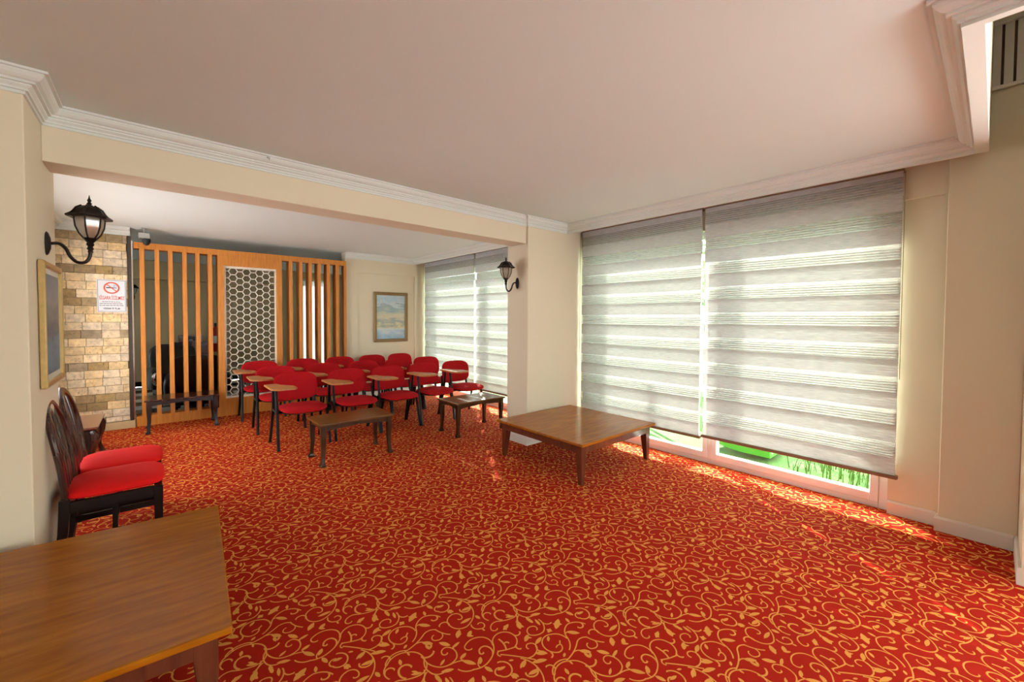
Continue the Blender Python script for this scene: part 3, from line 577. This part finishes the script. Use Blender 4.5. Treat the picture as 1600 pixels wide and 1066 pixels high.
# ------------------------------------------------------------------ tablet-arm chairs
def tablet_chair(label, loc):
    t = thing('tablet_arm_chair', label, 'chair', loc, 0, 'red tablet-arm chairs in three rows')
    m = MB().cushion(.235, .22, .040, .035, e=3.2, n=32, k=6, p=2.2)
    m.map(lambda x, y, z: (x, y-.105, z+.425-.02*max(0, (-y-.10))/.12)).build('seat', M_redfab, t, smooth=True)
    MB().cushion(.215, .20, .004, .016, e=3.2, n=28, k=3).map(lambda x, y, z: (x, y-.10, z+.392)).build('seat_shell', M_blackpl, t, smooth=True)
    def bend(x, y, z):        # disc lies in xy, thickness along z: stand it up and curve it
        zz = y; yy = -z
        return (x, .225 + yy - .85*x*x + .12*zz, .615+zz)
    MB().cushion(.235, .158, .024, .020, e=3.6, n=36, k=6, p=2.4).map(bend).build('backrest', M_redfab, t, smooth=True)
    for s in (-1,1):
        MB().tube([(s*.20,.10,.385),(s*.205,.19,.40),(s*.208,.215,.46),(s*.205,.235,.56)], .015, 8, flat=1.3).build('back_support', M_blackpl, t, smooth=True)
    r = .0155
    # arm side: two tubes run on up to the writing tablet
    MB().tube([(-.262,-.215,0),(-.252,-.12,.40),(-.256,-.085,.655)], r, 8).build('leg', M_blackmet, t, smooth=True)
    MB().tube([(-.262,.215,0),(-.252,.085,.40),(-.256,.045,.655)], r, 8).build('leg', M_blackmet, t, smooth=True)
    MB().tube([(.262,-.215,0),(.252,-.11,.40)], r, 8).build('leg', M_blackmet, t, smooth=True)
    MB().tube([(.262,.215,0),(.252,.10,.40)], r, 8).build('leg', M_blackmet, t, smooth=True)
    for y in (-.115, .09): MB().tube([(-.252,y,.392),(.252,y,.392)], r*.9, 8).build('seat_bar', M_blackmet, t, smooth=True)
    for s in (-1,1): MB().tube([(s*.252,-.12,.395),(s*.252,.10,.395)], r*.9, 8).build('seat_bar', M_blackmet, t, smooth=True)
    B(-.285,-.225,-.12,.08,.652,.664).build('tablet_bracket', M_blackpl, t)
    poly = [(-.345,.05),(-.345,-.27),(-.32,-.34),(-.27,-.37),(-.13,-.37),(-.105,-.34),(-.105,-.20),(-.20,-.06),(-.225,.05)]
    MB().prism(poly, .664, .684).build('writing_tablet', M_tablet, t, bevel=.003)
    return t
XS = [(1.24,1.83,2.37,2.91,3.43), (1.20,1.80,2.37,2.92,3.41), (1.16,1.74,2.30,2.84,3.36)]
YR = (5.10, 5.95, 6.80); first = None
cn = ('at the end farthest from the windows', 'second from the wooden screen side', 'in the middle of the row', 'second from the windows', 'at the window end')
rn = ('front row', 'middle row', 'back row')
for i in range(3):
    for j in range(5):
        lab = 'red tablet-arm chair in the %s, %s' % (rn[i], cn[j])
        loc = (XS[i][j], YR[i], 0)
        if first is None: first = tablet_chair(lab, loc); ch = first
        else: ch = dup(first, loc, 0, lab)
        ch.rotation_euler.z = random.uniform(-.05, .05)

# ------------------------------------------------------------------ wall lanterns
def lantern(label, loc, rz):     # local: wall at x = 0, arm along +x
    t = thing('wall_lantern', label, 'wall lamp', loc, rz, 'black iron wall lanterns')
    MB().lathe([(.001,0),(.026,0),(.030,.004),(.026,.012),(.014,.020),(.001,.022)], 12).map(lambda x, y, z: (z, x*1.0, y*2.2)).build('wall_plate', M_iron, t, smooth=True)
    arm = [(.015,0,.0),(.05,0,.004),(.075,0,-.02),(.092,0,-.062),(.118,0,-.092),(.150,0,-.090),(.168,0,-.060),(.172,0,-.02),(.172,0,.012)]
    cr = []
    for i in range(len(arm)-1):
        p0, p1, p2, p3 = [Vector(arm[max(0, min(len(arm)-1, i+k))]) for k in (-1,0,1,2)]
        for q in range(4):
            s = q/4; cr.append(.5*((2*p1)+(p2-p0)*s+(2*p0-5*p1+4*p2-p3)*s*s+(3*p1-p0-3*p2+p3)*s**3))
    cr.append(Vector(arm[-1])); MB().tube(cr, .0085, 8).build('arm', M_iron, t, smooth=True)
    o = (.172,0,0)
    MB().lathe([(.001,-.035),(.012,-.034),(.010,-.02),(.016,-.012),(.010,.0),(.018,.012),(.014,.022),(.030,.042),(.034,.048),(.001,.050)], 12, o).build('socket', M_iron, t, smooth=True)
    MB().lathe([(.024,.048),(.044,.075),(.058,.112),(.063,.150),(.062,.160)], 6, o, .3).build('glass', M_lglass, t, smooth=True)
    for k in range(6):
        an = k*PI/3+.3; c, s = math.cos(an), math.sin(an)
        MB().tube([(o[0]+r*c, r*s, z) for r, z in ((.026,.044),(.046,.072),(.060,.110),(.064,.150),(.062,.164))], .0042, 6).build('cage_bar', M_iron, t, smooth=True)
    MB().lathe([(.070,.160),(.094,.158),(.100,.162),(.094,.170),(.076,.178),(.066,.190),(.054,.212),(.032,.228),(.010,.232)], 6, o, .3).build('cap', M_iron, t)
    for k in range(6):
        an = k*PI/3+.3; c, s = math.cos(an), math.sin(an)
        MB().tube([(o[0]+r_*c, r_*s, z) for r_, z in ((.098,.165),(.077,.180),(.067,.192),(.055,.214),(.033,.230))], .0045, 6).build('cap_rib', M_iron, t, smooth=True)
    MB().lathe([(.014,.228),(.016,.234),(.008,.238),(.012,.244),(.006,.252),(.010,.262),(.004,.274),(.001,.292)], 12, o).build('finial', M_iron, t, smooth=True)
    return t
lantern('black iron wall lantern on the left pier above the gold framed picture', (-.44, 3.38, 1.815), 0)
lantern('black iron wall lantern on the pillar between the two windows', (3.14, 3.55, 1.815), PI)
lantern('dark wall lantern on the lobby wall behind the screen', (-.30, YLB-.18, 1.80), -PI/2)

# ------------------------------------------------------------------ pictures
def m_painting(name, stops, seed):
    m, nt, b, out = mat_new(name); tc = N(nt, 'ShaderNodeTexCoord'); mp = N(nt, 'ShaderNodeMapping')
    mp.inputs['Location'].default_value = (seed, seed, seed); mp.inputs['Scale'].default_value = (4, 4, 11); nt.links.new(tc.outputs['Object'], mp.inputs[0])
    nz = N(nt, 'ShaderNodeTexNoise'); nz.inputs['Scale'].default_value = 1.3; nz.inputs['Detail'].default_value = 7; nt.links.new(mp.outputs[0], nz.inputs[0])
    sx = N(nt, 'ShaderNodeSeparateXYZ'); nt.links.new(tc.outputs['Generated'], sx.inputs[0])
    ad = N(nt, 'ShaderNodeMath', operation='MULTIPLY_ADD'); ad.inputs[1].default_value = .55; nt.links.new(nz.outputs['Fac'], ad.inputs[0])
    sb = N(nt, 'ShaderNodeMath', operation='SUBTRACT'); sb.inputs[1].default_value = .275; nt.links.new(sx.outputs['Z'], sb.inputs[0]); nt.links.new(sb.outputs[0], ad.inputs[2])
    rp = N(nt, 'ShaderNodeValToRGB'); cr = rp.color_ramp
    while len(cr.elements) < len(stops): cr.elements.new(.5)
    for e, (p, c) in zip(cr.elements, stops): e.position = p; e.color = col(c)
    nt.links.new(ad.outputs[0], rp.inputs[0]); nt.links.new(rp.outputs[0], b.inputs['Base Color']); setin(b, Roughness=.35); return m
P1 = m_painting('seascape_paint', [(0,(.30,.48,.62)),(.12,(.46,.62,.72)),(.22,(.70,.78,.80)),(.30,(.72,.68,.42)),(.38,(.34,.42,.40)),(.50,(.74,.68,.46)),(.60,(.56,.62,.50)),(.72,(.30,.44,.48)),(.80,(.66,.74,.74)),(.9,(.45,.62,.72)),(1,(.62,.72,.72))], 3.1)
P2 = m_painting('dark_blue_picture', [(0,(.05,.16,.26)),(.25,(.10,.28,.42)),(.4,(.04,.10,.16)),(.6,(.16,.20,.22)),(.75,(.30,.34,.36)),(1,(.16,.24,.32))], 8.7)
t = thing('framed_picture', 'gold framed blue seascape painting on the far wall beside the window', 'picture', (3.325, 7.298, 1.427))
w, h, fwd = .33, .455, .055
for s in (-1,1):
    MB().prism([(s*w,-h),(s*w,h),(s*(w-fwd),h-fwd),(s*(w-fwd),-h+fwd)], -.035, 0, 'xz').build('frame_side', M_gold, t, bevel=.008)
    MB().prism([(-w,s*h),(w,s*h),(w-fwd,s*(h-fwd)),(-w+fwd,s*(h-fwd))], -.035, 0, 'xz').build('frame_side', M_gold, t, bevel=.008)
B(-w+fwd-.004,w-fwd+.004,-.014,-.004,-h+fwd-.004,h-fwd+.004).build('canvas', P1, t)
MB().prism([(-.20,.16),(-.13,.16),(-.13,.235),(-.155,.25),(-.162,.33),(-.168,.25),(-.20,.235)], -.0150, -.0142, 'xz').build('painted_tower', plain('tower_paint', (.38,.50,.52), .4, var=.3, scale=40), t)
t = thing('framed_picture', 'gold framed dark blue picture on the left pier under the lantern', 'picture', (-.438, 3.405, 1.375))
w, h, fwd = .275, .328, .03
for s in (-1,1):
    MB().prism([(s*w,-h),(s*w,h),(s*(w-fwd),h-fwd),(s*(w-fwd),-h+fwd)], 0, .026, 'yz').build('frame_side', M_goldb, t, bevel=.005)
    MB().prism([(-w,s*h),(w,s*h),(w-fwd,s*(h-fwd)),(-w+fwd,s*(h-fwd))], 0, .026, 'yz').build('frame_side', M_goldb, t, bevel=.005)
B(.002,.010,-w+fwd-.003,w-fwd+.003,-h+fwd-.003,h-fwd+.003).build('mount', plain('cream_mount', (.75,.70,.58), .6), t)
B(.010,.0125,-w+fwd+.025,w-fwd-.025,-h+fwd+.03,h-fwd-.03).build('print', P2, t)

# ------------------------------------------------------------------ no smoking sign
t = thing('no_smoking_sign', 'white sign with red no smoking symbol on the stone wall', 'sign', (-.388, YS-.014, 1.67))
M_sgn = plain('sign_white', (.80,.80,.82), .3, var=.01); M_sred = plain('sign_red', (.72,.09,.02), .4); M_sblk = plain('sign_black', (.02,.02,.025), .4); M_sblu = plain('sign_blue_grey', (.25,.28,.45), .4)
B(-.132,.132,0,.008,-.2,.2).build('board', M_sgn, t, bevel=.002)
MB().box(-.124,-.121,-.0008,0,-.19,.19).box(.121,.124,-.0008,0,-.19,.19).box(-.121,.121,-.0008,0,.187,.19).box(-.121,.121,-.0008,0,-.19,-.187).build('border', M_sblk, t)
rg = MB(); n = 40; rings = []
for j in range(n+1):
    an = 2*PI*j/n; c, s = math.cos(an), math.sin(an)
    rings.append([(c*r, y, .098+s*r) for r, y in ((.058,-.0008),(.072,-.0008),(.072,-.0030),(.058,-.0030))])
rg.rings(rings, cap=False).build('prohibition_ring', M_sred, t)
MB().add([(x, y, z) for y in (-.0034,-.0012) for x, z in ((-.047,.136),(-.041,.143),(.047,.060),(.041,.053))], [(0,1,2,3),(7,6,5,4),(0,4,5,1),(1,5,6,2),(2,6,7,3),(3,7,4,0)]).build('slash', M_sred, t)
cg = B(-.048,.012,-.0026,-.0008,.093,.106).build('cigarette', M_sblk, t); B(.012,.046,-.0026,-.0008,.093,.106).build('cigarette_tip', M_sblu, cg)
MB().tube([(.030,-.0022,.112),(.018,-.0022,.122),(.026,-.0022,.134),(.040,-.0022,.128),(.046,-.0022,.116)], .003, 6).build('smoke_curl', M_sblu, cg)
def text(s, size, x, z, mat, sx=1.0):
    cu = bpy.data.curves.new('lettering', 'FONT'); cu.body = s; cu.size = size; cu.align_x = 'CENTER'; cu.extrude = .0006; cu.offset = .0009
    o = bpy.data.objects.new('lettering', cu); C.objects.link(o); cu.materials.append(mat); o.parent = t
    me = bpy.data.meshes.new_from_object(o.evaluated_get(bpy.context.evaluated_depsgraph_get())); bpy.data.objects.remove(o)
    o = bpy.data.objects.new('lettering', me); C.objects.link(o); o.parent = t
    o.rotation_euler = (PI/2, 0, 0); o.location = (x, -.001, z); o.scale = (sx, 1, 1)
text('S\u0130GARA \u0130\u00c7\u0130LMEZ', .058, 0, -.045, M_sred, .50)
text('CEZASI 75 TL.dir', .026, 0, -.165, M_sblk, .8)
for k, wd in enumerate((.085,.108,.11)):
    x = -wd; lm = MB()
    while x < wd-.01:
        l = random.uniform(.014,.034); lm.box(x, min(x+l, wd), -.0012, 0, -.078-k*.022, -.072-k*.022); x += l+.005
    lm.build('small_print', M_sblk, t)

# ------------------------------------------------------------------ security camera, vent
t = thing('security_camera', 'small grey security camera above the corner of the screen', 'camera', (-.075, 7.02, CE))
MB().lathe([(.001,0),(.028,0),(.028,-.012),(.010,-.016),(.010,-.07),(.001,-.07)], 12).build('mount', M_grey, t)
MB().box(-.055,.055,-.055,.07,-.135,-.065).build('housing', M_grey, t, bevel=.008)
MB().lathe([(.001,-.085),(.022,-.078),(.036,-.058),(.042,-.03),(.042,0)], 16, (.02,-.02,-.135)).build('dome', M_blackpl, t, smooth=True)
t = thing('air_grille', 'cream wall grille high in the raised bay above the pillar', 'vent', (4.0, -.02, 3.05))
for a_ in ((-.105,.10,.195,.215),(-.105,.10,-.20,-.175),(.075,.10,-.175,.195),(-.105,-.085,-.175,.195)):
    B(-.022,0,a_[0],a_[1],a_[2],a_[3]).build('frame_side', M_skirt, t, bevel=.004)
for k in range(3):
    y = .052-k*.05; MB().prism([(-.020,y-.020),(-.014,y-.021),(-.002,y+.016),(-.008,y+.017)], -.175, .195, 'xy').build('vane', M_skirt, t)
B(-.002,-.0005,-.085,.075,-.175,.195).build('backing', plain('grille_dark', (.10,.05,.03), .8), t)

# ------------------------------------------------------------------ lobby furniture beyond the screen
def armchair(label, loc, rz, mt_, ht, trim):
    t = thing('leather_armchair', label, 'armchair', loc, rz, 'armchairs in the lobby')
    B(-.30,.30,-.33,.25,.12,.34).build('base', mt_, t, bevel=.03, seg=2)
    MB().cushion(.27,.27,.07,.05,e=5).map(lambda x, y, z: (x, y-.06, z+.38)).build('seat', mt_, t, smooth=True)
    MB().cushion(.34, ht/2-.10, .08, .06, e=4).map(lambda x, y, z: (x, .27+.10*(y/.4)-z, ht/2+.10+y)).build('backrest', mt_, t, smooth=True)
    for s in (-1,1):
        a = MB().cushion(.085,.34,.16,.20,e=4).map(lambda x, y, z: (x+s*.33, y-.02, z+.42)).build('arm', mt_, t, smooth=True)
        MB().cushion(.06,.10,.012,.004,e=2.4).map(lambda x, y, z: (x+s*.33, -.345-z, .42+y)).build('arm_front', trim, a, smooth=True)
        for y in (-.28,.22): MB().loft([(s*.27,y,0,.018,.018),(s*.27,y,.12,.028,.028)]).build('leg', M_ebony, t)
    return t
armchair('black leather armchair with its back to the wooden screen', (.52, 7.92, 0), PI-.1, M_leather, .86, M_leather)
armchair('dark armchair with grey arm fronts farther behind the screen', (.30, 9.05, 0), .15, plain('brown_black_leather', (.05,.05,.045), .35), .94, M_chrome)
t = thing('sideboard', 'dark red wooden sideboard against the lobby wall', 'cabinet', (.60, YLB-.24, 0))
B(-.32,.32,-.18,.18,.08,.86).build('body', M_tabled, t, bevel=.005); B(-.34,.34,-.20,.20,.86,.89).build('top', M_dark, t, bevel=.005)
for s in (-1,1):
    d = B(s*.16-.15,s*.16+.15,-.195,-.18,.12,.82).build('door', M_tabled, t, bevel=.004); B(s*.03-.006,s*.03+.006,-.212,-.195,.44,.52).build('handle', M_chrome, d)
    for y in (-.14,.14): B(s*.28-.02,s*.28+.02,y-.02,y+.02,0,.08).build('leg', M_ebony, t)
t = thing('desk_radio', 'small dark boxed device on the lobby sideboard', 'device', (.58, YLB-.26, .89))
B(-.20,.20,-.09,.09,0,.14).build('case', M_tabled, t, bevel=.006); B(-.12,.12,-.098,-.09,.02,.12).build('front', M_blackpl, t); B(-.03,.03,-.101,-.098,.03,.06).build('display', M_grey, t)
t = thing('fire_extinguisher', 'red fire extinguisher hanging on the lobby wall', 'extinguisher', (1.02, YLB-.09, .66))
MB().lathe([(.001,0),(.075,0),(.082,.02),(.082,.42),(.070,.48),(.030,.52),(.026,.55),(.001,.55)], 20).build('cylinder', M_extred, t, smooth=True)
MB().lathe([(.024,.55),(.024,.60),(.001,.60)], 10).build('valve', M_blackpl, t); B(-.02,.02,-.10,.02,.60,.62).build('handle', M_blackpl, t)
MB().tube([(.02,0,.58),(.09,-.02,.56),(.105,-.03,.45),(.10,-.03,.20)], .011, 8).build('hose', M_blackpl, t, smooth=True)
B(-.07,.07,-.0835,-.0825,.18,.34).build('label_plate', M_sgn, t)

# ------------------------------------------------------------------ garden outside the window
struct('ground_garden', B(XW+.2, 40, -20, 30, -.2, -.05), M_lawn)
struct('path_garden', B(6.6, 12, -8, 14, -.19, -.03), M_paving, bevel=.01)
gb = MB()
for i in range(1500):
    x = random.uniform(4.62, 6.4); y = random.uniform(-.9, 1.30)
    if 4.65 < x < 5.45 and 1.5 < y < 4.2: continue
    hh = random.uniform(.08,.26); an = random.uniform(0, 2*PI); ln = random.uniform(.02,.14); w = .006
    dx, dy = math.cos(an), math.sin(an)
    gb.add([(x-dy*w,y+dx*w,-.06),(x+dy*w,y-dx*w,-.06),(x+dx*ln*.4+dy*w*.7,y+dy*ln*.4-dx*w*.7,-.06+hh*.7),(x+dx*ln*.4-dy*w*.7,y+dy*ln*.4+dx*w*.7,-.06+hh*.7),(x+dx*ln,y+dy*ln,-.06+hh)], [(0,1,2,3),(3,2,4)])
tag(gb.build('grass', M_grass), 'tall green grass growing outside below the near blind', 'grass', kind='stuff')
t = thing('garden_slide', 'bright green plastic slide on the lawn outside the window', 'slide', (5.0, 2.2, -.05))
ch_ = []
for i in range(15):
    s = i/14; y = -.75+s*2.0; z = .07+1.15*max(0, (s-.18))**1.25
    ch_.append([(-.34,y,z+.20),(-.31,y,z+.20),(-.26,y,z+.02),(.26,y,z+.02),(.31,y,z+.20),(.34,y,z+.20),(.29,y,z-.01),(-.29,y,z-.01)])
MB().rings(ch_).build('chute', M_slide, t, smooth=True)
for s in (-1,1):
    MB().tube([(s*.30,1.25,0),(s*.30,1.25,1.5)], .03, 10).build('post', M_slide, t, smooth=True)
    MB().tube([(s*.28,1.7,0),(s*.30,1.25,1.0)], .025, 8).build('ladder_rail', M_slide, t, smooth=True)
for k in range(4): q = (k+.6)/4.4; MB().tube([(-.29,1.7-.45*q,q),(.29,1.7-.45*q,q)], .016, 8).build('rung', M_paving, t)
def tree(label, x, y, h, r, n):
    t = thing('garden_tree', label, 'tree', (x, y, -.05), 0, 'garden trees outside')
    MB().tube([(0,0,0),(.05,.03,h*.3),(-.02,.05,h*.6),(0,0,h*.8)], [.14,.11,.08,.04], 8).build('trunk', M_bark, t, smooth=True)
    m = MB()
    for i in range(n):
        v = Vector((random.gauss(0,1), random.gauss(0,1), random.gauss(0,1))).normalized()*r*random.uniform(.45,1)**.5
        c = Vector((v.x, v.y, h*.72+v.z*.85)); u = Vector((random.gauss(0,1), random.gauss(0,1), random.gauss(0,1))).normalized(); w = u.orthogonal().normalized(); l = random.uniform(.07,.13)
        m.add([c-u*l, c+w*l*.5, c+u*l, c-w*l*.5], [(0,1,2,3)])
    m.build('crown', M_leaf, t)['kind'] = 'stuff'
tree('leafy garden tree outside the half of the window behind the coffee table', 8.2, 4.6, 4.2, 1.7, 2500)
tree('leafy garden tree outside the far window', 11.5, 7.6, 4.6, 1.9, 2500)
tree('leafy garden tree outside the near half of the large window', 9.5, 1.2, 4.4, 1.6, 2500)
t = thing('cornice_hook', 'tiny white hook sticking out of the cornice above the beam', 'hook', (.614, 3.262, 2.505))
MB().lathe([(.001,.006),(.016,.006),(.016,0),(.005,-.004),(.001,-.004)], 10).build('plate', M_white, t)
MB().tube([(0,0,0),(0,-.012,-.014),(0,-.026,-.014),(0,-.032,-.002)], .0045, 6).build('prong', M_white, t, smooth=True)
